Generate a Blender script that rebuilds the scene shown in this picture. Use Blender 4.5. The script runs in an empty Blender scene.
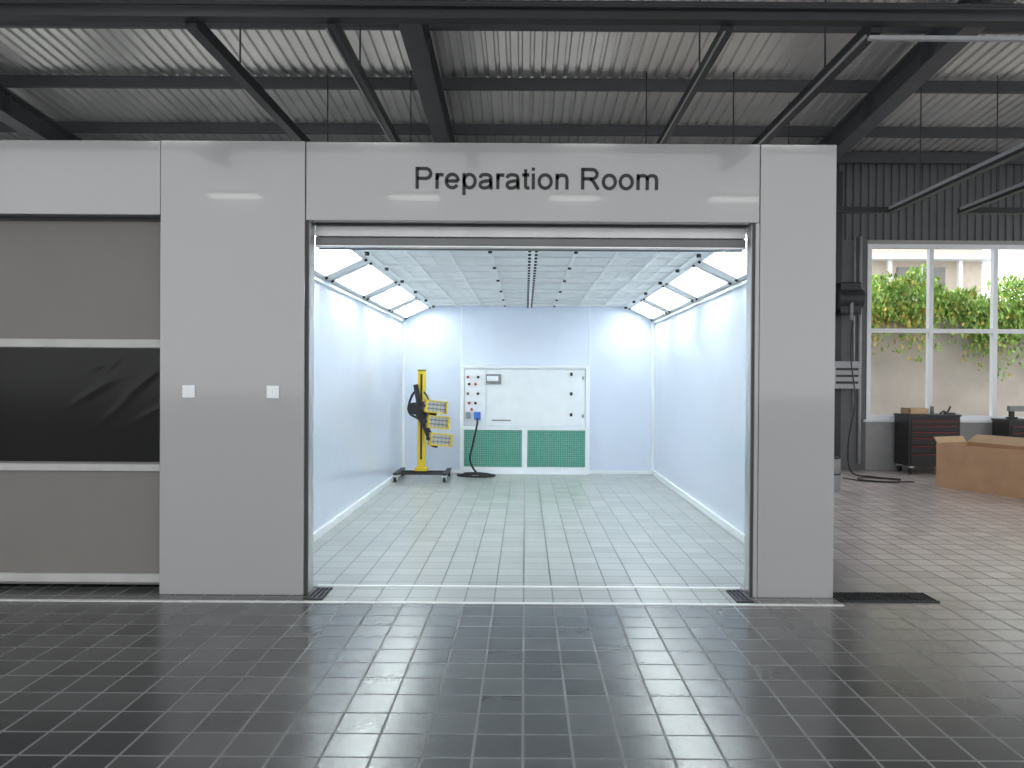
import bpy, bmesh, math, random
from mathutils import Vector, Matrix
random.seed(7)
S = bpy.context.scene
COL = S.collection
try:
    S.view_settings.view_transform = 'Standard'
except Exception: pass

# ------------------------------------------------------------ materials
def mat(name, col, rough=0.5, metal=0.0, var=0.06, vscale=6.0, bump=0.0, bscale=40.0, emis=0.0, ecol=None, coat=0.0, spec=0.5):
    m = bpy.data.materials.new(name); m.use_nodes = True
    nt = m.node_tree; b = nt.nodes['Principled BSDF']
    b.inputs['Roughness'].default_value = rough
    b.inputs['Metallic'].default_value = metal
    b.inputs['Coat Weight'].default_value = coat
    b.inputs['Specular IOR Level'].default_value = spec
    tc = nt.nodes.new('ShaderNodeTexCoord')
    n = nt.nodes.new('ShaderNodeTexNoise'); n.inputs['Scale'].default_value = vscale; n.inputs['Detail'].default_value = 2
    nt.links.new(tc.outputs['Object'], n.inputs['Vector'])
    r = nt.nodes.new('ShaderNodeValToRGB')
    c = Vector(col)
    r.color_ramp.elements[0].position = .3; r.color_ramp.elements[1].position = .7
    r.color_ramp.elements[0].color = (*(c*(1-var)), 1); r.color_ramp.elements[1].color = (*[min(1, v*(1+var)) for v in c], 1)
    nt.links.new(n.outputs['Fac'], r.inputs['Fac']); nt.links.new(r.outputs['Color'], b.inputs['Base Color'])
    if bump:
        n2 = nt.nodes.new('ShaderNodeTexNoise'); n2.inputs['Scale'].default_value = bscale; n2.inputs['Detail'].default_value = 3
        nt.links.new(tc.outputs['Object'], n2.inputs['Vector'])
        bp = nt.nodes.new('ShaderNodeBump'); bp.inputs['Strength'].default_value = bump; bp.inputs['Distance'].default_value = .02
        nt.links.new(n2.outputs['Fac'], bp.inputs['Height']); nt.links.new(bp.outputs['Normal'], b.inputs['Normal'])
    if emis:
        b.inputs['Emission Color'].default_value = (*(ecol or col), 1); b.inputs['Emission Strength'].default_value = emis
    return m

def tile_mat(name, c1, c2, grout, rough, mortar=.007, spec=.5, glare=None):
    m = bpy.data.materials.new(name); m.use_nodes = True
    nt = m.node_tree; b = nt.nodes['Principled BSDF']
    b.inputs['Specular IOR Level'].default_value = spec
    tc = nt.nodes.new('ShaderNodeTexCoord')
    def brick(a,c,g):
        br = nt.nodes.new('ShaderNodeTexBrick'); br.offset = 0; br.squash = 1
        br.inputs['Scale'].default_value = 1; br.inputs['Brick Width'].default_value = .2; br.inputs['Row Height'].default_value = .2
        br.inputs['Mortar Size'].default_value = mortar/2+.001; br.inputs['Mortar Smooth'].default_value = .1
        br.inputs['Color1'].default_value = (*a, 1); br.inputs['Color2'].default_value = (*c, 1); br.inputs['Mortar'].default_value = (*g, 1)
        nt.links.new(tc.outputs['Object'], br.inputs['Vector']); return br
    br = brick(c1,c2,grout)
    if glare:  # window glare painted into the tile colour, paler toward right and back
        b2 = brick(*glare)
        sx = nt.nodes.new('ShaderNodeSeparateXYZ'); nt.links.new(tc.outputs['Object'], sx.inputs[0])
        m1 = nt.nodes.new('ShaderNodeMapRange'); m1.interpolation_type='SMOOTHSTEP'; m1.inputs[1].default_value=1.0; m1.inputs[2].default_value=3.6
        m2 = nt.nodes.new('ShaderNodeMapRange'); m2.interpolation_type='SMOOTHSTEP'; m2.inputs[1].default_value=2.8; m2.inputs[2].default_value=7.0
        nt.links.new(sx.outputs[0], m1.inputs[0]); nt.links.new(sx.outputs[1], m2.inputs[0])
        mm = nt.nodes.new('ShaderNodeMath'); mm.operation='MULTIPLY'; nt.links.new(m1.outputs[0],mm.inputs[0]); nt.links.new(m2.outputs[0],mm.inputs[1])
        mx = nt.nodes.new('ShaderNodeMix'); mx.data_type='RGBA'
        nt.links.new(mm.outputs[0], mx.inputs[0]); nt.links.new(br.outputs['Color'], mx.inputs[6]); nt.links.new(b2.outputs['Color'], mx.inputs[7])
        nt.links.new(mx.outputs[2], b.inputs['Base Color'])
    else:
        nt.links.new(br.outputs['Color'], b.inputs['Base Color'])
    rr = nt.nodes.new('ShaderNodeMapRange')
    rr.inputs[3].default_value = rough; rr.inputs[4].default_value = .7
    nt.links.new(br.outputs['Fac'], rr.inputs[0]); nt.links.new(rr.outputs[0], b.inputs['Roughness'])
    n2 = nt.nodes.new('ShaderNodeTexNoise'); n2.inputs['Scale'].default_value = 30; n2.inputs['Detail'].default_value = 1
    nt.links.new(tc.outputs['Object'], n2.inputs['Vector'])
    sc = nt.nodes.new('ShaderNodeMath'); sc.operation='MULTIPLY'; sc.inputs[1].default_value=.25; nt.links.new(n2.outputs['Fac'],sc.inputs[0])
    ad = nt.nodes.new('ShaderNodeMath'); ad.operation = 'MULTIPLY_ADD'; ad.inputs[1].default_value = -.6
    nt.links.new(br.outputs['Fac'], ad.inputs[0]); nt.links.new(sc.outputs[0], ad.inputs[2])
    bp = nt.nodes.new('ShaderNodeBump'); bp.inputs['Strength'].default_value = .2; bp.inputs['Distance'].default_value = .004
    nt.links.new(ad.outputs[0], bp.inputs['Height']); nt.links.new(bp.outputs['Normal'], b.inputs['Normal'])
    return m

M_tile = tile_mat('hall_tile', (.055,.058,.060), (.100,.103,.103), (.21,.22,.22), .23, .010, .8, glare=((.66,.58,.55),(.80,.71,.68),(.07,.062,.06)))
M_tile_lit = tile_mat('booth_tile', (.39,.41,.40), (.44,.455,.445), (.13,.14,.135), .27, .010, .6)  # same tile as the hall, booth lighting put into the paler colour
M_facade = mat('facade_panel', (.335,.335,.337), .12, var=0, coat=.5)
M_white = mat('booth_white', (.69,.755,.88), .16, var=.01)
M_trim = mat('white_trim', (.85,.89,.92), .35, var=.02)
M_frame = mat('filter_frame_white', (.90,.93,.93), .4, var=.02)
M_filter = mat('ceiling_filter', (.88,.90,.90), .9, var=.05, vscale=3)
M_tube = mat('lamp_tube', (1,1,1), .4, emis=12.8, ecol=(.95,1,.99))
M_lampback = mat('lamp_reflector', (.9,.95,.93), .4, emis=.9, ecol=(.90,1,.97))
M_black = mat('black_plastic', (.012,.012,.014), .35)
M_dark = mat('dark_steel', (.035,.037,.042), .45, .2)
M_steel = mat('rafter_paint', (.085,.09,.10), .5, .1)
M_grey = mat('grey_paint', (.25,.26,.27), .5)
M_alu = mat('aluminium', (.6,.6,.6), .35, .8)
M_door = mat('door_curtain', (.18,.172,.16), .5, var=.02)
M_doorbar = mat('door_bar', (.45,.45,.44), .35)
M_header = mat('shutter_slat', (.80,.80,.80), .4)
M_header2 = mat('shutter_bottom_bar', (.16,.165,.17), .4)
M_vinyl = mat('dark_vinyl', (.002,.002,.0025), .12, spec=.18)
M_roof = mat('roof_deck', (.72,.71,.69), .32, .6, var=.12, vscale=.9)
M_clad = mat('wall_cladding', (.14,.15,.155), .5, .3)
M_plaster = mat('plaster_grey', (.38,.385,.385), .8)
M_plasterd = mat('plaster_dark', (.16,.165,.17), .8)
M_text = mat('sign_letter', (.012,.012,.014), .5)
M_yellow = mat('yellow_paint', (.85,.62,.02), .35)
M_green = mat('green_filter', (.07,.42,.31), .9, var=.2, vscale=60)
M_gwire = mat('grille_wire', (.34,.55,.48), .5)
M_red = mat('red_paint', (.5,.02,.02), .35)
M_blue = mat('blue_plastic', (.03,.15,.55), .4)
M_card = mat('cardboard', (.50,.31,.18), .8, var=.08, vscale=4)
M_cardl = mat('cardboard_inner', (.6,.42,.26), .8)
M_leaf = mat('leaves', (.36,.56,.14), .6, var=.45, vscale=4)
M_leaf2 = mat('leaves_yellow', (.75,.58,.16), .6, var=.3, vscale=4)
M_conc = mat('concrete_garden', (.60,.54,.48), .9, var=.12, vscale=1.5)
M_beige = mat('beige_render', (.62,.55,.47), .9)
M_glassd = mat('building_glass', (.20,.20,.20), .3)
M_ground = mat('pale_concrete_ground', (.42,.42,.41), .9)
M_strip = mat('floor_strip', (.75,.77,.77), .3)
M_hall = mat('hall_lamp', (1,1,1), .4, emis=8, ecol=(1,.99,.97))
M_lampgrey = mat('rail_diffuser', (.40,.42,.44), .4)
M_added_poly = bpy.data.materials.new('polycarbonate'); M_added_poly.use_nodes=True
nt=M_added_poly.node_tree; nt.nodes.clear()
o=nt.nodes.new('ShaderNodeOutputMaterial'); mx=nt.nodes.new('ShaderNodeMixShader'); tr=nt.nodes.new('ShaderNodeBsdfTransparent'); df=nt.nodes.new('ShaderNodeBsdfTranslucent')
mx.inputs[0].default_value=.25; nt.links.new(tr.outputs[0],mx.inputs[1]); nt.links.new(df.outputs[0],mx.inputs[2]); nt.links.new(mx.outputs[0],o.inputs[0])
M_orange = mat('orange_plastic', (.8,.2,.03), .4)

# ------------------------------------------------------------ builder
class B:
    def __init__(s, name, mats, bevel=0.0, smooth=False):
        s.name=name; s.bm=bmesh.new(); s.mats=mats; s.bevel=bevel; s.smooth=smooth
    def _add(s, verts, faces, mi, M=None, sm=False):
        vs=[s.bm.verts.new(M@Vector(v) if M else Vector(v)) for v in verts]
        for f in faces:
            try:
                fc=s.bm.faces.new([vs[i] for i in f]); fc.material_index=mi; fc.smooth=sm
            except ValueError: pass
        return s
    def box(s,x0,x1,y0,y1,z0,z1,mi=0,M=None):
        v=[(x0,y0,z0),(x1,y0,z0),(x1,y1,z0),(x0,y1,z0),(x0,y0,z1),(x1,y0,z1),(x1,y1,z1),(x0,y1,z1)]
        f=[(0,3,2,1),(4,5,6,7),(0,1,5,4),(1,2,6,5),(2,3,7,6),(3,0,4,7)]
        return s._add(v,f,mi,M)
    def cyl(s,p,q,r,mi=0,n=16,r2=None,M=None):
        p=Vector(p);q=Vector(q);d=(q-p).normalized()
        a=Vector((0,0,1)) if abs(d.z)<.9 else Vector((1,0,0))
        u=d.cross(a).normalized();w=d.cross(u); r2=r if r2 is None else r2
        v=[];f=[]
        for k,(c,rr) in enumerate(((p,r),(q,r2))):
            for i in range(n):
                t=2*math.pi*i/n; v.append(c+u*math.cos(t)*rr+w*math.sin(t)*rr)
        for i in range(n):
            j=(i+1)%n; f.append((i,j,n+j,n+i))
        vs=[s.bm.verts.new(M@x if M else x) for x in v]
        for q4 in f:
            fc=s.bm.faces.new([vs[i] for i in q4]); fc.material_index=mi; fc.smooth=True
        for rg in (range(n-1,-1,-1),range(n,2*n)):
            fc=s.bm.faces.new([vs[i] for i in rg]); fc.material_index=mi
        return s
    def tube(s,pts,r,mi=0,n=8,sub=8):
        C=catmull(pts,sub); rings=[]; u=None
        for i,c in enumerate(C):
            d=(C[min(i+1,len(C)-1)]-C[max(i-1,0)]).normalized()
            if u is None:
                u=d.cross(Vector((.3,.2,1))).normalized()
            u=(u-d*u.dot(d)).normalized(); w=d.cross(u)
            rings.append([s.bm.verts.new(c+u*math.cos(2*math.pi*k/n)*r+w*math.sin(2*math.pi*k/n)*r) for k in range(n)])
        for a,b in zip(rings,rings[1:]):
            for k in range(n):
                fc=s.bm.faces.new([a[k],a[(k+1)%n],b[(k+1)%n],b[k]]); fc.material_index=mi; fc.smooth=True
        for rg in (rings[0],rings[-1]):
            fc=s.bm.faces.new(rg); fc.material_index=mi
        return s
    def done(s,parent=None):
        bmesh.ops.recalc_face_normals(s.bm,faces=s.bm.faces[:])
        me=bpy.data.meshes.new(s.name); s.bm.to_mesh(me); s.bm.free()
        for m in s.mats: me.materials.append(m)
        o=bpy.data.objects.new(s.name,me); COL.objects.link(o)
        if s.bevel:
            md=o.modifiers.new('bevel','BEVEL'); md.width=s.bevel; md.segments=2; md.limit_method='ANGLE'
        if parent: o.parent=parent
        return o
def catmull(pts,sub):
    P=[Vector(p) for p in pts]; C=[]
    for i in range(len(P)-1):
        p0=P[max(i-1,0)];p1=P[i];p2=P[i+1];p3=P[min(i+2,len(P)-1)]
        for k in range(sub):
            t=k/sub
            C.append(.5*((2*p1)+(p2-p0)*t+(2*p0-5*p1+4*p2-p3)*t*t+(3*p1-p0-3*p2+p3)*t**3))
    C.append(P[-1]); return C
def empty(name):
    e=bpy.data.objects.new(name,None); COL.objects.link(e); e.empty_display_size=.1; return e
def sbox(name,m,*a,bevel=0.0,parent=None):
    return B(name,[m],bevel).box(*a).done(parent)

# ------------------------------------------------------------ hall shell
XL,XR,YB,YF = -13.5,11.0,12.9,-8.0
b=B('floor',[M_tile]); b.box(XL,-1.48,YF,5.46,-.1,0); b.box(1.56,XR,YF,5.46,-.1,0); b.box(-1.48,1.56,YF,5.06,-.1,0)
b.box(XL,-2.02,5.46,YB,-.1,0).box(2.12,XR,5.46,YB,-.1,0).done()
b=B('floor_booth',[M_tile_lit]); b.box(-2.02,2.12,5.46,12.3,-.1,0); b.box(-1.48,1.56,5.06,5.46,-.1,0); b.done()
sbox('outdoor_ground',M_ground,-60,60,-60,70,-.3,-.12)
WX0,WX1,WZ0,WZ1=5.79,10.1,.855,3.83
w=B('wall_back',[M_plaster,M_plasterd])
added_bays=[(-12.6,-7.5),(-6.9,-1.6),(-.9,4.4)]  # unseen windows behind the booth, added to throw light on the roof
xs=XL
for a,c in added_bays:
    w.box(xs,a,YB,YB+.2,0,3.9,1); w.box(a,c,YB,YB+.2,0,.855,1); xs=c
w.box(xs,5.45,YB,YB+.2,0,3.9,1)
w.box(5.45,WX0,YB,YB+.2,0,3.9,1)
w.box(WX0,WX1,YB,YB+.2,0,WZ0,0)
w.box(WX1,XR,YB,YB+.2,0,3.9,0)
w.box(WX0,WX1,YB,YB+.2,WZ1,3.9,0)
w.done()
def corrug(name,m,x0,x1,per,h,y0,z0,y1,z1,vertical=False):
    b=B(name,[m]); pts=[]; x=x0
    while x<x1-1e-4:
        pts+= [(x,0),(x+per*.55,0),(x+per*.65,h),(x+per*.9,h)]; x+=per
    pts.append((x,0))
    bm=b.bm; prev=None
    for (px,ph) in pts:
        if vertical: a=bm.verts.new((px,y0-ph,z0)); c=bm.verts.new((px,y1-ph,z1))
        else: a=bm.verts.new((px,y0,z0+ph)); c=bm.verts.new((px,y1,z1+ph))
        if prev: bm.faces.new([prev[0],a,c,prev[1]])
        prev=(a,c)
    return b.done()
corrug('wall_back_cladding',M_clad,XL,XR,.13,.025,YB+.05,3.9,YB+.05,5.5,True)
def winframe(name,x0,x1,z0,z1,xsplit,zsplit):
    b=B(name,[M_trim]); y0,y1=YB-.02,YB+.08
    for x in [x0]+xsplit+[x1-.07]: b.box(x,x+.07,y0,y1,z0,z1)
    for z in [z0]+zsplit+[z1-.07]: b.box(x0+.07,x1-.07,y0+.005,y1-.005,z,z+.07)
    b.box(x0-.05,x1+.05,YB-.06,YB+.02,z0-.04,z0)
    b.done()
winframe('window_1',WX0,WX1,WZ0,WZ1,[6.84,7.93,9.0],[2.33])
for i,(a,c) in enumerate(added_bays): winframe('window_%d'%(i+2),a,c,.855,3.9,[a+(c-a)*k/4 for k in (1,2,3)],[2.33])
def side(name,wn,x0,x1):
    b=B(name,[M_plaster])
    b.box(x0,x1,YF,YB+.2,0,.9); b.box(x0,x1,YF,YB+.2,4.6,7.3)
    y=YF
    while y<YB: b.box(x0,x1,y,y+.5,.9,4.6); y+=3.4
    b.box(x0,x1,YB-.3,YB+.2,.9,4.6)
    b.done()
    b=B(wn,[M_trim]); xm=(x0+x1)/2
    b.box(xm-.03,xm+.03,YF,YB,2.7,2.77); y=YF
    while y<YB:
        for q in (1.2,1.95,2.65): b.box(xm-.03,xm+.03,y+q,y+q+.06,.9,4.6)
        y+=3.4
    b.done()
side('wall_left','window_5',XL-.2,XL); side('wall_right','window_6',XR,XR+.2)  # window openings out of view, added to light the roof and floor
rz=lambda y:5.80-.083*(y-7.6)
SKY=4.4
def roofpiece(name,m,x0,x1,y0,y1): corrug(name,m,x0,x1,.15,.032,y0,rz(y0),y1,rz(y1))
roofpiece('ceiling',M_roof,XL-.2,XR+.2,SKY,YB+.4)
for nme,m,x0,x1 in (('ceiling',M_roof,XL-.2,-5.1),('ceiling_rooflight',M_added_poly,-5.1,-3.1),('ceiling',M_roof,-3.1,5.0),('ceiling_rooflight',M_added_poly,5.0,9.2),('ceiling',M_roof,9.2,XR+.3)):  # rooflights out of view, added to brighten the floor and facade
    roofpiece(nme,m,x0,x1,YF-.3,SKY)
def prism(b,x0,x1,ya,za0,za1,yb,zb0,zb1,mi=0):
    v=[(x0,ya,za0),(x1,ya,za0),(x1,yb,zb0),(x0,yb,zb0),(x0,ya,za1),(x1,ya,za1),(x1,yb,zb1),(x0,yb,zb1)]
    b._add(v,[(0,3,2,1),(4,5,6,7),(0,1,5,4),(1,2,6,5),(2,3,7,6),(3,0,4,7)],mi)
for X in (-13.1,-7.2,-1.25,4.75,10.75):
    b=B('trim_rafter',[M_steel]); h=.12
    for xa,xb,d0,d1 in ((X-h,X+h,-.50,-.475),(X-.012,X+.012,-.475,-.175),(X-h,X+h,-.175,-.15)):
        prism(b,xa,xb,YF,rz(YF)+d0,rz(YF)+d1,YB,rz(YB)+d0,rz(YB)+d1)
    y=YF+.5
    while y<YB:
        b.box(X-.1,X+.1,y,y+.012,rz(y)-.475,rz(y)-.18); y+=1.5
    b.box(X-.13,X+.13,YB-.27,YB-.25,0,rz(YB)-.5); b.box(X-.13,X+.13,YB-.03,YB-.01,0,rz(YB)-.5); b.box(X-.01,X+.01,YB-.25,YB-.03,0,rz(YB)-.5)
    b.done()
b=B('trim_purlins',[M_steel]); y=-7.7
while y<12.85:
    z=rz(y)
    b.box(XL,XR,y-.004,y+.004,z-.15,z-.005); b.box(XL,XR,y,y+.06,z-.155,z-.147); b.box(XL,XR,y,y+.06,z-.014,z-.008)
    y+=1.5
b.box(XL,XR,12.75,12.8,rz(12.8)-.2,rz(12.8)-.02)
b.done()
b=B('ceiling_rail_frame',[M_dark,M_lampgrey])
for X,wd in ((-2.56,.045),(-1.49,.03),(1.54,.03),(2.66,.045)):
    b.box(X-wd,X+wd,5.80,12.3,4.16,4.26)
for X in (-1.49,1.54): b.box(X-.045,X-.03,5.80,12.3,4.15,4.16,1)
for X in (-2.56,-1.49,1.54,2.66):
    for y in (6.8,9.8): b.cyl((X,y,4.26),(X,y,rz(y)-.15),.008,n=6)
b.box(-9,9,5.70,5.80,4.20,4.30)
b.cyl((-9,5.74,4.33),(9,5.74,4.33),.022,n=8)
b.cyl((-9,5.66,4.28),(9,5.66,4.27),.012,n=8)
b.box(2.62,6.5,5.83,5.87,4.12,4.15,1)
b.box(2.60,2.615,5.87,12.3,4.15,4.17,1)
b.done()
b=B('cable_tray',[M_dark])
b.box(-12,10,6.55,6.57,4.98,5.04).box(-12,10,6.77,6.79,4.98,5.04)
x=-12
while x<10: b.box(x,x+.03,6.57,6.77,4.98,4.995); x+=.3
for x in (-10,-7,-4,-1.25,2,4.75,8): b.cyl((x,6.67,4.99),(x,6.67,rz(6.67)-.1),.008,n=6)
b.done()
def track(x0,x1,y0,y1,z,left=True):
    b=B('hanging_track_light',[M_dark,M_lampgrey])
    for X in ((x0,x1) if left else (x1,)):
        b.box(X-.04,X+.04,y0,y1,z,z+.08); b.box(X-.055,X-.04,y0+.05,y1-.05,z+.04,z+.08,1)
        for Y in (y0+.8,y1-.8): b.cyl((X,Y,z+.08),(X,Y,rz(Y)-.1),.007,n=6)
    for Y in ((y0,y1) if left else (y1,)): b.box(x0-.035,x1+.035,Y-.04,Y+.04,z,z+.08)
    if not left: b.cyl((x0,y1,z+.08),(x0,y1,rz(y1)-.1),.007,n=6)
    b.done()
track(3.7,5.15,5.2,10.75,3.88,False)
track(6.15,8.2,5.2,10.75,3.88)
for X,Y in ((-6.0,-5.2),(-2.3,-5.2),(1.0,-5.2),(4.3,-5.2),(-5.8,-2.2),(-2.3,-2.2),(1.0,-2.2),(4.3,-2.2)):
    z=5.25 if Y<-4 else 5.5
    b=B('hall_batten_light',[M_grey,M_hall]); b.box(X-.55,X+.55,Y-.2,Y+.2,z,z+.07); b.box(X-.52,X+.52,Y-.17,Y+.17,z-.03,z,1)
    for q in (-.5,.5): b.cyl((X+q,Y,z+.07),(X+q,Y,rz(Y)-.02),.008,n=6)
    b.done()

# ------------------------------------------------------------ booth facade
F0,F1=5.25,5.35
b=B('wall_front_panels',[M_facade],.004)
b.box(-6.6,-2.524,F0,F1,2.62,3.13)
b.box(-2.518,-1.523,F0-.01,F1,0.0,3.13)
b.box(-1.519,1.612,F0,F1,2.59,3.13)
b.box(1.616,2.14,F0-.003,F1,0.0,3.13)
b.box(1.585,1.614,F0,F1,0.0,2.588)
b.done()
sbox('trim_facade_backing',M_grey,-6.6,2.13,F1,F1+.03,2.63,3.12)
b=B('trim_door_guide',[M_dark,M_alu])
b.box(-1.522,-1.502,F0+.01,F1+.05,0,2.588); b.box(-1.502,-1.497,F0+.03,F1+.04,0,2.588,1)
b.box(1.570,1.585,F0+.01,F1+.05,0,2.588); b.box(1.565,1.570,F0+.03,F1+.04,0,2.588,1)
b.done()
b=B('roller_shutter',[M_header,M_header2,M_alu,M_dark],.004)
b.box(-1.495,1.564,5.41,5.52,2.51,2.60,0)
b.cyl((-1.495,5.50,2.47),(1.564,5.50,2.47),.042,1,20)
b.box(-1.495,1.564,5.40,5.44,2.445,2.50,1); b.box(-1.495,1.564,5.39,5.44,2.43,2.445,2)
b.box(-1.495,1.564,5.36,5.40,2.58,2.60,3)
b.done()
def ell(cx,cy,rx,ry,a0,a1,n=28): return [(cx+rx*math.cos(math.radians(a0+(a1-a0)*i/n)),cy+ry*math.sin(math.radians(a0+(a1-a0)*i/n))) for i in range(n+1)]
def cat2(p): return [(v.x,v.y) for v in catmull([(a,c,0) for a,c in p],6)]
SW=.108
G={
'P':(.667,[[(.125,0),(.125,.716)],[(.125,.665)]+ell(.40,.503,.17,.162,90,-90,14)+[(.125,.341)]]),
'R':(.722,[[(.125,0),(.125,.716)],[(.125,.665)]+ell(.43,.512,.165,.153,90,-90,14)+[(.125,.359)],cat2([(.36,.359),(.45,.30),(.52,.20),(.64,0)])]),
'r':(.333,[[(.112,0),(.112,.519)],cat2([(.112,.30),(.135,.420),(.21,.468),(.325,.456)])]),
'e':(.556,[[(.083,.262),(.475,.262)],ell(.279,.26,.195,.220,0,325)]),
'p':(.556,[[(.11,-.2),(.11,.519)],ell(.293,.26,.183,.220,0,360)]),
'a':(.556,[cat2([(.085,.365),(.13,.450),(.27,.478),(.40,.440),(.44,.35)]),cat2([(.44,.36),(.44,.12),(.452,.04),(.478,-.002)]),cat2([(.44,.295),(.34,.272),(.20,.252),(.11,.205),(.085,.135),(.12,.066),(.22,.038),(.34,.066),(.42,.13),(.44,.24)])]),
't':(.278,[cat2([(.135,.66),(.135,.40),(.135,.14),(.15,.068),(.20,.046),(.265,.048)]),[(.02,.472),(.258,.472)]]),
'i':(.222,[[(.111,0),(.111,.519)],[(.111,.614),(.111,.716)]]),
'o':(.556,[ell(.279,.26,.198,.220,0,360)]),
'n':(.556,[[(.112,0),(.112,.519)],cat2([(.112,.32),(.145,.425),(.28,.474),(.405,.43),(.44,.32),(.44,.15),(.44,0)])]),
'm':(.833,[[(.112,0),(.112,.519)],cat2([(.112,.32),(.14,.425),(.26,.474),(.38,.435),(.415,.32),(.415,.15),(.415,0)]),cat2([(.415,.32),(.445,.425),(.565,.474),(.685,.435),(.72,.32),(.72,.15),(.72,0)])]),
' ':(.278,[])}
EM=.2095; cx=-.778; zb=2.810
b=B('sign_preparation_room',[M_text])
for ch in 'Preparation Room':
    adv,paths=G[ch]
    for p in paths:
        L=[];Rr=[]
        closed=(abs(p[0][0]-p[-1][0])<1e-6 and abs(p[0][1]-p[-1][1])<1e-6)
        for i in range(len(p)):
            a=p[i-1] if i>0 else (p[-2] if closed else p[0]); c=p[i+1] if i<len(p)-1 else (p[1] if closed else p[-1])
            d=Vector((c[0]-a[0],c[1]-a[1])).normalized(); nn=Vector((-d.y,d.x))*SW/2
            L.append((p[i][0]+nn.x,p[i][1]+nn.y)); Rr.append((p[i][0]-nn.x,p[i][1]-nn.y))
        for i in range(len(p)-1):
            q=[L[i],L[i+1],Rr[i+1],Rr[i]]
            f=[(cx+u*EM,F0-.005,zb+v*EM) for u,v in q]; k=[(cx+u*EM,F0-.0006,zb+v*EM) for u,v in q]
            b._add(f+k,[(0,1,2,3),(0,4,5,1),(2,6,7,3)],0)
    cx+=adv*EM
b.done()
for X in (-2.315,-1.735):
    b=B('light_switch',[M_trim,M_grey],.003); b.box(X-.043,X+.043,F0-.022,F0-.0105,1.36,1.446)
    b.box(X-.03,X-.002,F0-.026,F0-.022,1.375,1.43); b.box(X+.002,X+.03,F0-.026,F0-.022,1.375,1.43); b.done()
e=empty('high_speed_door')
sbox('curtain',M_door,-5.8,-2.53,5.38,5.40,0.03,2.7,parent=e)
b=B('window_vinyl',[M_vinyl]); nx,nz=220,56; grid=[]
rnd=random.Random(3)
folds=[(-2.60-rnd.random()*.42,1.25+rnd.random()*.38,.08+.12*rnd.random(),rnd.uniform(.3,1.0),rnd.uniform(.0008,.0018)) for _ in range(9)]
folds+=[(-4.9-rnd.random()*.4,1.2+rnd.random()*.3,.12,rnd.uniform(-1.0,-.3),rnd.uniform(.001,.002)) for _ in range(4)]
for i in range(nx+1):
    row=[]
    for j in range(nz+1):
        x=-5.7+3.15*i/nx; z=.90+.80*j/nz; dy=0
        for (fx,fz,L,ang,amp) in folds:
            c,s_=math.cos(ang),math.sin(ang); u=(x-fx)*c+(z-fz)*s_; v=-(x-fx)*s_+(z-fz)*c
            dy+=amp*math.exp(-(u/L)**2-(v/.022)**2)
        ed=min(1,min(z-.90,1.70-z)/.06)
        row.append(b.bm.verts.new((x,5.372-dy*max(0,ed),z)))
    grid.append(row)
for i in range(nx):
    for j in range(nz):
        f=b.bm.faces.new([grid[i][j],grid[i+1][j],grid[i+1][j+1],grid[i][j+1]]); f.smooth=True
b.done(e)
b=B('stiffener_bars',[M_doorbar],.004)
for z0,z1 in ((1.705,1.765),(.835,.885),(.05,.11)): b.box(-5.8,-2.53,5.355,5.379,z0,z1)
b.done(e)
b=B('side_guides',[M_dark]); b.box(-2.535,-2.52,5.3,5.42,0,2.7); b.box(-5.85,-5.8,5.3,5.42,0,2.7); b.box(-5.85,-2.52,5.36,5.44,2.60,2.7); b.done(e)
sbox('wall_front_left',M_facade,-6.6,-5.85,F0,F1,0,2.62)
b=B('wall_booth_neighbour',[M_facade]); b.box(-6.6,-6.54,5.35,12.3,0,3.0); b.box(-6.54,-2.02,12.24,12.3,0,3.0); b.done()
sbox('ceiling_booth_roof',M_trim,-6.6,2.12,5.4,12.3,3.0,3.06)
BL,BR,BY=-1.95,2.06,12.13
sbox('wall_booth_left',M_white,BL-.06,BL,5.4,12.19,0,2.425)
sbox('wall_booth_right',M_white,BR,BR+.06,5.4,12.19,0,2.425)
b=B('wall_booth_plenum',[M_white]); b.box(BL-.14,BL-.12,5.4,12.19,2.4,3.0); b.box(BR+.06,BR+.075,5.4,12.19,2.4,3.0); b.box(BL-.12,BL,5.4,12.19,2.40,2.424); b.done()
sbox('wall_booth_back',M_white,BL-.12,BR+.06,BY,BY+.06,0,3.0)
b=B('wall_booth_front_inner',[M_white]); b.box(BL,-1.525,5.36,5.45,0,3.0); b.box(1.59,BR,5.36,5.45,0,3.0); b.box(-1.525,1.59,5.53,5.57,2.52,3.0); b.done()
b=B('baseboard_booth',[M_trim]); b.box(BL,BL+.03,5.45,BY,0,.07); b.box(BR-.03,BR,5.45,BY,0,.07); b.box(BL+.03,BR-.03,BY-.02,BY,0,.05); b.done()
b=B('trim_booth',[M_trim])
b.box(BL,BL+.05,BY-.05,BY-.0,.05,2.42); b.box(BR-.05,BR,BY-.05,BY,.05,2.42)
for x in (-1.02,1.03): b.box(x-.006,x+.006,BY-.006,BY,.05,2.66)
b.box(BL,BL+.03,5.45,BY,2.40,2.43); b.box(BR-.03,BR,5.45,BY,2.40,2.43)
b.done()
CL,CR,CZ=-1.47,1.60,2.665
sbox('ceiling_booth_filters',M_filter,CL,CR,5.57,BY,CZ,CZ+.04)
b=B('trim_ceiling_grid',[M_frame,M_black])
n=8
for i in range(n+1):
    x=CL+(CR-CL)*i/n; wd=.035 if i in(0,n) else .014
    if i==4: b.box(x-.045,x+.045,5.57,BY,CZ-.03,CZ)
    else: b.box(x-wd,x+wd,5.57,BY,CZ-.02,CZ)
ys=[5.8,6.8,7.77,8.77,9.84,10.9,11.8]
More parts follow.
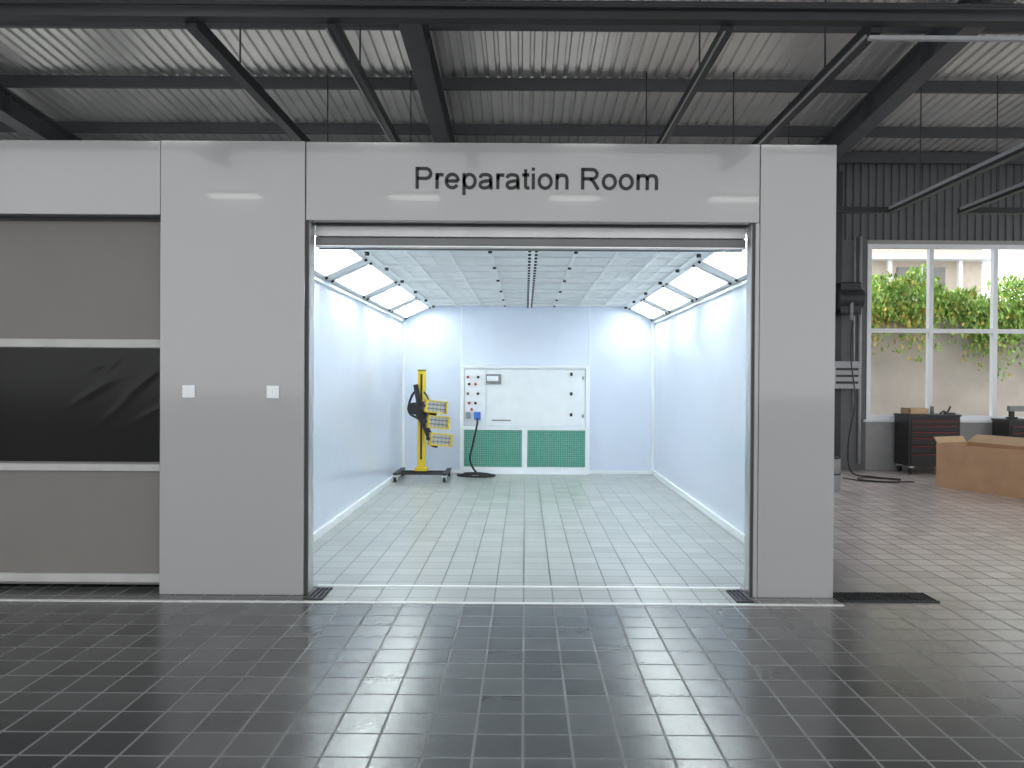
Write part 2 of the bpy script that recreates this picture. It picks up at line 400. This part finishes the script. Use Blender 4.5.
for y in ys:
    b.box(CL,CR,y-.025,y+.025,CZ-.022,CZ)
    b.box(CL,CR,y+.42,y+.43,CZ-.012,CZ)
for i in range(n):
    x=CL+(CR-CL)*(i+.5)/n; b.box(x-.004,x+.004,5.57,BY,CZ-.01,CZ)
xc=(CL+CR)/2
y=5.9
while y<12.0:
    for dx in (-.03,.03): b.cyl((xc+dx,y,CZ-.045),(xc+dx,y,CZ-.03),.014,1,8)
    y+=.2
for y in ys:
    for i in (3,5):
        x=CL+(CR-CL)*i/n
        b.cyl((x,y,CZ-.04),(x,y,CZ-.02),.018,1,8)
    for x in (CL+.03,CR-.03): b.cyl((x,y+.1,CZ-.05),(x,y+.1,CZ-.02),.022,1,8)
b.done()
def slope_lights(xw,xc):
    p0=Vector((xw,0,2.44)); p1=Vector((xc,0,CZ))
    L=(p1-p0).length; ex=(p1-p0).normalized(); ey=Vector((0,1,0)); ez=ex.cross(ey)
    if ez.z>0: ez=-ez
    M=Matrix(((ex.x,ey.x,ez.x,p0.x),(ex.y,ey.y,ez.y,p0.y),(ex.z,ey.z,ez.z,p0.z),(0,0,0,1)))
    seg=[(5.75,7.2),(7.45,8.87),(9.12,10.55),(10.8,12.02)]
    b=B('trim_light_cove',[M_frame])
    ya=5.57
    for y0,y1 in seg+[(BY,BY)]:
        b.box(0,L,ya,y0,-.03,0,M=M); ya=y1
    for y0,y1 in seg: b.box(0,.04,y0,y1,-.03,0,M=M); b.box(L-.04,L,y0,y1,-.03,0,M=M)
    b.done()
    for y0,y1 in seg:
        b=B('booth_light_fixture',[M_trim,M_lampback,M_tube,M_black])
        b.box(.05,L-.05,y0,y1,-.10,-.085,1,M)
        for a,c in ((.035,.075),(L-.075,L-.035)): b.box(a,c,y0,y1,-.10,.012,0,M)
        for a,c in ((y0-.02,y0+.05),(y1-.05,y1+.02)): b.box(.035,L-.035,a,c,-.085,.012,0,M)
        k=5
        for i in range(k):
            q=.11+(L-.22)*i/(k-1); b.cyl((q,y0+.07,-.05),(q,y1-.07,-.05),.018,2,6,M=M)
        nb=9
        for i in range(1,nb):
            q=y0+(y1-y0)*i/nb; b.box(.06,L-.06,q-.006,q+.006,-.03,-.0,0,M)
        for q in (y0-.01,y1+.01):
            b.cyl((.06,q,.012),(.06,q,.03),.015,3,8,M=M); b.cyl((L-.06,q,.012),(L-.06,q,.03),.015,3,8,M=M)
        b.done()
slope_lights(BL,CL); slope_lights(BR,CR)

# ------------------------------------------------------------ extraction cabinet
b=B('extraction_cabinet',[M_trim,M_white,M_green,M_black,M_red,M_grey,M_blue,M_gwire],.004)
x0,x1=-1.02,1.02; y0,y1=11.99,BY-.007
b.box(x0,x1,y0+.03,y1,0,1.72,0)
for a,c,z0,z1 in ((x0,x0+.06,0,1.72),(x1-.06,x1,0,1.72),(x0+.06,x1-.06,1.67,1.72),(x0+.06,x1-.06,.70,.76),(x0+.06,x1-.06,0,.11),(-.04,.04,.11,.70)):
    b.box(a,c,y0,y0+.03,z0,z1,0)
b.box(-.60,.94,y0+.01,y0+.03,.78,1.65,0)
b.box(-.95,-.62,y0+.01,y0+.03,.78,1.65,0)
for a,c in ((-.955,-.045),(.045,.955)):
    b.box(a,c,y0+.02,y0+.03,.115,.695,2)
    n=26
    for i in range(n):
        xx=a+(c-a)*(i+.5)/n; b.box(xx-.003,xx+.003,y0+.006,y0+.014,.115,.695,7)
    for i in range(17):
        zz=.115+.58*(i+.5)/17; b.box(a,c,y0+.0,y0+.006,zz-.003,zz+.003,7)
for z in (1.56,1.25,.92): b.box(.71,.75,y0-.02,y0+.01,z,z+.05,3)
for z in (1.5,.9): b.box(.90,.93,y0-.01,y0+.01,z,z+.05,5)
b.box(-.62,-.38,y0-.02,y0+.01,1.43,1.58,5); b.box(-.60,-.42,y0-.024,y0-.02,1.47,1.55,0)
for i,(x,z,m) in enumerate(((-.90,1.53,4),(-.82,1.53,0),(-.74,1.53,3),(-.88,1.42,3),(-.78,1.42,4),(-.88,1.12,4),(-.78,1.12,3),(-.84,1.02,4),(-.90,1.27,3),(-.74,1.27,3))):
    b.cyl((x,y0-.02,z),(x,y0+.01,z),.022,m,12)
b.box(-.93,-.86,y0-.05,y0+.01,.88,.98,5); b.box(-.80,-.70,y0-.06,y0+.01,.86,.98,6)
b.box(-.52,-.22,y0+.004,y0+.01,.84,.86,5)
b.done()
b=B('power_cable',[M_black,M_blue])
b.cyl((-.75,11.85,.90),(-.75,11.925,.90),.035,1,12)
b.tube([(-.75,11.87,.89),(-.74,11.80,.80),(-.80,11.75,.5),(-.84,11.7,.25),(-.72,11.6,.06),(-.55,11.5,.03),(-.45,11.6,.03),(-.6,11.75,.03),(-.9,11.72,.03),(-1.02,11.6,.03),(-.85,11.48,.03),(-.6,11.45,.03),(-.5,11.5,.05),(-.7,11.68,.055),(-.92,11.62,.055),(-.8,11.5,.055)],.016)
b.done()

# ------------------------------------------------------------ infrared drying lamp
b=B('infrared_curing_lamp',[M_yellow,M_dark,M_black,M_alu,M_grey],.004)
px,py=-1.54,11.35
for x in (-1.87,-1.16): b.box(x-.03,x+.03,10.98,11.72,.09,.13,1)
b.box(-1.84,-1.16,py-.03,py+.03,.09,.13,1)
b.box(-1.84,-1.16,11.10,11.13,.095,.12,1)
for x in (-1.87,-1.16):
    for y in (11.0,11.70):
        b.box(x-.035,x+.035,y-.035,y+.035,.075,.10,3); b.box(x-.03,x-.022,y-.03,y+.03,.03,.08,3); b.box(x+.022,x+.03,y-.03,y+.03,.03,.08,3)
        b.cyl((x-.02,y,.041),(x+.02,y,.041),.04,2,16)
b.box(px-.055,px+.055,py-.05,py+.05,.13,1.62,0)
b.box(px-.015,px+.015,py-.056,py-.05,.3,1.57,2)
b.box(px-.06,px+.06,py-.055,py+.055,1.62,1.635,2)
b.box(px-.09,px+.09,py-.08,py+.07,.13,.18,0)
b.box(px-.08,px+.08,py-.09,py+.07,.92,1.16,2)
b.cyl((px-.12,py-.12,1.03),(px+.10,py-.12,1.03),.06,2,18)
b.cyl((px-.10,py-.20,1.06),(px-.10,py-.08,1.06),.09,2,20)
R=Matrix.Translation((px-.02,py-.14,1.12))@Matrix.Rotation(math.radians(-10),4,'Y')
b.box(-.035,.035,-.03,.03,-.2,.30,2,R)
R=Matrix.Translation((px+.06,py-.2,.85))@Matrix.Rotation(math.radians(-24),4,'Y')
b.box(-.045,.045,-.03,.03,-.27,.25,2,R)
b.cyl((px+.05,py-.14,1.02),(px+.24,py-.16,.98),.03,2,12)
b.box(px+.10,px+.14,py-.17,py-.12,.50,1.22,0)
for k,(zc,dx) in enumerate(((1.09,-.05),(.865,-.02),(.61,.02))):
    cx=-1.25+dx
    R=Matrix.Translation((cx,11.12,zc))@Matrix.Rotation(math.radians(24),4,'Z')@Matrix.Rotation(math.radians(6),4,'Y')
    w,h=.165,.092
    b.box(-w,w,.03,.06,-h,h,4,R)
    b.box(-w,w,-.05,.03,h-.016,h,0,R); b.box(-w,w,-.05,.03,-h,-h+.016,0,R)
    b.box(-w,-w+.02,-.05,.03,-h,h,0,R); b.box(w-.02,w,-.05,.03,-h,h,0,R)
    b.box(-w+.02,w-.02,.0,.03,-h+.016,h-.016,3,R)
    for q in (-.03,.03): b.cyl((-w+.02,-.02,q),(w-.02,-.02,q),.008,4,8,M=R)
    for i in range(5):
        q=-w+.05+i*(2*w-.10)/4; b.box(q-.002,q+.002,-.048,-.044,-h+.016,h-.016,1,R)
    b.box(-.03,.03,.06,.12,-.04,.04,2,R); b.box(-w-.05,-w,-.01,.03,-.02,.02,2,R)
b.tube([(px-.05,py-.12,1.34),(px-.12,py-.14,1.26),(px-.17,py-.16,1.1),(px-.14,py-.2,.98),(px+.0,py-.22,.90),(px+.1,py-.22,.72),(px+.16,py-.2,.54),(px+.26,py-.18,.50)],.018,2)
b.tube([(px+.05,py-.1,1.30),(px+.12,py-.2,1.2),(px+.08,py-.24,1.05),(px+.12,py-.22,.8),(px+.2,py-.2,.66)],.014,2)
b.done()

# ------------------------------------------------------------ floor strips and grates
b=B('trim_floor_strip',[M_strip]); b.box(-6.6,2.14,5.06,5.095,0,.004); b.box(-1.487,1.564,5.465,5.50,0,.005); b.done()
def grate(x0,x1,y0,y1):
    b=B('floor_drain_grate',[M_dark,M_black]); b.box(x0,x1,y0,y1,0,.002,1)
    b.box(x0,x1,y0,y0+.015,.002,.012).box(x0,x1,y1-.015,y1,.002,.012)
    x=x0
    while x<x1: b.box(x,min(x+.01,x1),y0,y1,.002,.011); x+=.03
    b.done()
grate(2.15,2.82,5.14,5.36); grate(-1.47,-1.36,5.12,5.40); grate(1.44,1.555,5.12,5.40)

# ------------------------------------------------------------ outside
sbox('garden_wall',M_conc,2,24,16,16.3,-.12,3.15)
b=B('hanging_ivy',[M_leaf,M_leaf2]); 
for i in range(22000):
    x=random.uniform(4,18)
    low=2.52+.28*math.sin(x*1.7)+.2*math.sin(x*4.3+1)
    top=3.52+.24*math.sin(x*2.3+2)+.14*math.sin(x*7)+.08*math.sin(x*17)
    z=low+(top-low)*random.random()**.75
    if random.random()<.08: z=low-random.random()**2*.7
    y=15.95-.35*random.random() if z<3.15 else random.uniform(15.6,16.5)
    s=random.uniform(.035,.07)
    R=Matrix.Translation((x,y,z))@Matrix.Rotation(random.uniform(0,6.3),4,'Z')@Matrix.Rotation(random.uniform(.2,2.2),4,'X')
    b._add([(0,-s,0),(s*.6,0,.01),(0,s*1.3,0),(-s*.6,0,.01)],[(0,1,2,3)],1 if random.random()<(.35 if x<8.6 and z<3.0 else .10) else 0,R)
b.done()
b=B('neighbour_building',[M_beige,M_trim,M_glassd])
b.box(2,14.4,24,32,-.12,8.2,0)
b.box(1.8,14.6,23.5,32.2,5.30,5.45,1); b.box(1.8,14.6,23.5,32.2,8.2,8.5,1)
for x in (4,7.2,11.7): b.box(x,x+1.5,23.93,24.02,4.1,5.1,2); b.box(x-.08,x+1.58,23.9,23.96,4.0,4.1,1); b.box(x+.72,x+.78,23.9,23.95,4.1,5.1,1)
for x in (11.3,13.5): b.box(x,x+.12,23.7,23.82,-.1,5.3,1)
b.done()

# ------------------------------------------------------------ right side equipment
b=B('trim_wall_conduit',[M_lampgrey]); b.cyl((5.66,YB-.04,.1),(5.66,YB-.04,3.95),.028); b.cyl((5.56,YB-.04,1.0),(5.56,YB-.04,3.95),.015); b.done()
sbox('trim_pilaster',M_dark,5.0,5.28,YB-.2,YB,0,5.0)
b=B('hose_reel',[M_black,M_dark,M_grey],.02)
b.box(5.14,5.48,12.38,12.69,2.60,3.12,0); b.cyl((5.1,12.5,2.86),(5.52,12.5,2.86),.18,1,24); b.box(5.27,5.33,12.34,12.38,2.5,2.9,2); b.done()
b=B('wall_heater_unit',[M_lampgrey,M_black],.01)
b.box(5.05,5.50,12.45,12.69,1.38,1.83,0)
for i in range(3): b.box(5.09,5.46,12.44,12.452,1.46+i*.11,1.50+i*.11,1)
b.done()
b=B('air_hose',[M_black,M_grey])
b.tube([(5.30,12.3,2.46),(5.27,12.3,1.9),(5.32,12.25,1.2),(5.22,12.25,.5),(5.25,12.2,.05),(5.4,11.8,.02),(5.7,11.5,.02)],.012)
b.tube([(4.9,11.7,.012),(5.1,11.35,.012),(5.5,11.2,.012),(5.65,11.5,.012),(5.3,11.75,.012),(5.05,11.5,.02),(5.3,11.25,.02),(5.8,11.3,.012)],.009,0)
b.done()
b=B('floor_bin',[M_grey,M_dark],.004); b.cyl((4.22,10.45,0),(4.22,10.45,.22),.12,0,24); b.cyl((4.22,10.45,.22),(4.22,10.45,.24),.125,1,24); b.cyl((4.22,10.45,.24),(4.22,10.45,.44),.12,0,24); b.cyl((4.22,10.45,.44),(4.22,10.45,.46),.125,1,24); b.done()
def tool_cab(x0,x1,y0,y1,h):
    b=B('tool_cabinet',[M_black,M_red,M_alu,M_dark],.006)
    b.box(x0,x1,y0,y1,.13,h-.03,0); b.box(x0-.015,x1+.015,y0-.015,y1+.01,h-.03,h,3)
    z=.17; hs=[.18,.13,.13,.1,.1,.08]
    for hh in hs:
        if z+hh>h-.05: break
        b.box(x0+.03,x1-.03,y0-.015,y0,z,z+hh-.012,0); b.box(x0+.06,x1-.06,y0-.03,y0-.015,z+hh-.03,z+hh-.022,1); z+=hh
    b.cyl((x1+.05,y0+.05,h-.12),(x1+.05,y1-.05,h-.12),.012,2)
    for x in (x0+.06,x1-.06):
        for y in (y0+.06,y1-.06):
            b.cyl((x-.02,y,.055),(x+.02,y,.055),.055,3); b.box(x-.04,x+.04,y-.04,y+.04,.1,.13,2)
    b.done()
tool_cab(6.22,7.05,12.3,12.78,.97)
tool_cab(7.78,8.45,12.2,12.65,.90)
b=B('parts_tray',[M_card,M_cardl]); b.box(6.26,6.56,12.35,12.65,.975,.985)
for a in ((6.26,6.56,12.35,12.36),(6.26,6.56,12.64,12.65),(6.26,6.27,12.35,12.65),(6.55,6.56,12.35,12.65)): b.box(*a,.985,1.07,1)
b.done()
b=B('spray_can',[M_grey,M_trim]); b.cyl((6.70,12.5,.972),(6.70,12.5,1.10),.03); b.cyl((6.70,12.5,1.10),(6.70,12.5,1.13),.03,r2=.012,mi=1); b.cyl((6.70,12.5,1.13),(6.70,12.5,1.15),.01,1); b.done()
b=B('hand_tools',[M_black,M_dark,M_alu]); b.tube([(6.78,12.4,.985),(6.86,12.45,1.02),(6.95,12.5,1.0),(7.0,12.5,1.10)],.014); b.box(6.84,7.0,12.36,12.42,.972,1.0,1); b.cyl((7.0,12.38,.985),(7.12,12.38,.985),.008,2); b.done()
b=B('power_drill',[M_black,M_grey],.008); b.box(7.85,8.1,12.3,12.38,1.03,1.12,1); b.box(7.87,7.94,12.31,12.37,.92,1.03,0); b.cyl((8.1,12.34,1.075),(8.2,12.34,1.075),.022,0); b.box(7.84,7.98,12.29,12.39,.902,.94,0); b.done()
A=Vector((5.94,10.96,0)); Bp=Vector((6.75,8.9,0)); L=(Bp-A).length
ex=(Bp-A).normalized(); ey=Vector((-ex.y,ex.x,0)); 
Mx=Matrix(((ex.x,ey.x,0,A.x),(ex.y,ey.y,0,A.y),(0,0,1,.0),(0,0,0,1)))
b=B('cardboard_box',[M_card,M_cardl]); W=.62; H=.62; tt=.01
b.box(0,L,0,tt,.0,H,0,Mx); b.box(0,L,W-tt,W,0,H,0,Mx); b.box(0,tt,tt,W-tt,0,H,0,Mx); b.box(L-tt,L,tt,W-tt,0,H,0,Mx); b.box(tt,L-tt,tt,W-tt,0,.01,1,Mx)
R=Mx@Matrix.Translation((0,W,H))@Matrix.Rotation(math.radians(-62),4,'X'); b.box(.0,L,-.005,.005,0,.22,1,R)
R=Mx@Matrix.Translation((0,0,H))@Matrix.Rotation(math.radians(-35),4,'Y'); b.box(-.005,.005,.02,W-.02,0,.10,1,R)
b.done()

# ------------------------------------------------------------ world
wd=bpy.data.worlds.new('sky'); S.world=wd; wd.use_nodes=True
nt=wd.node_tree; bg=nt.nodes['Background']
bg.inputs['Color'].default_value=(.97,.985,1,1); bg.inputs['Strength'].default_value=2.45
# ------------------------------------------------------------ camera
cd=bpy.data.cameras.new('camera'); cam=bpy.data.objects.new('camera',cd); COL.objects.link(cam)
cd.sensor_width=36; cd.lens=760/1024*36; cd.shift_x=-13/1024
cam.matrix_world=Matrix.Translation((0,0,1.5))@Matrix.Rotation(math.radians(90-.35),4,'X')@Matrix.Rotation(math.radians(.35),4,'Z')
S.camera=cam
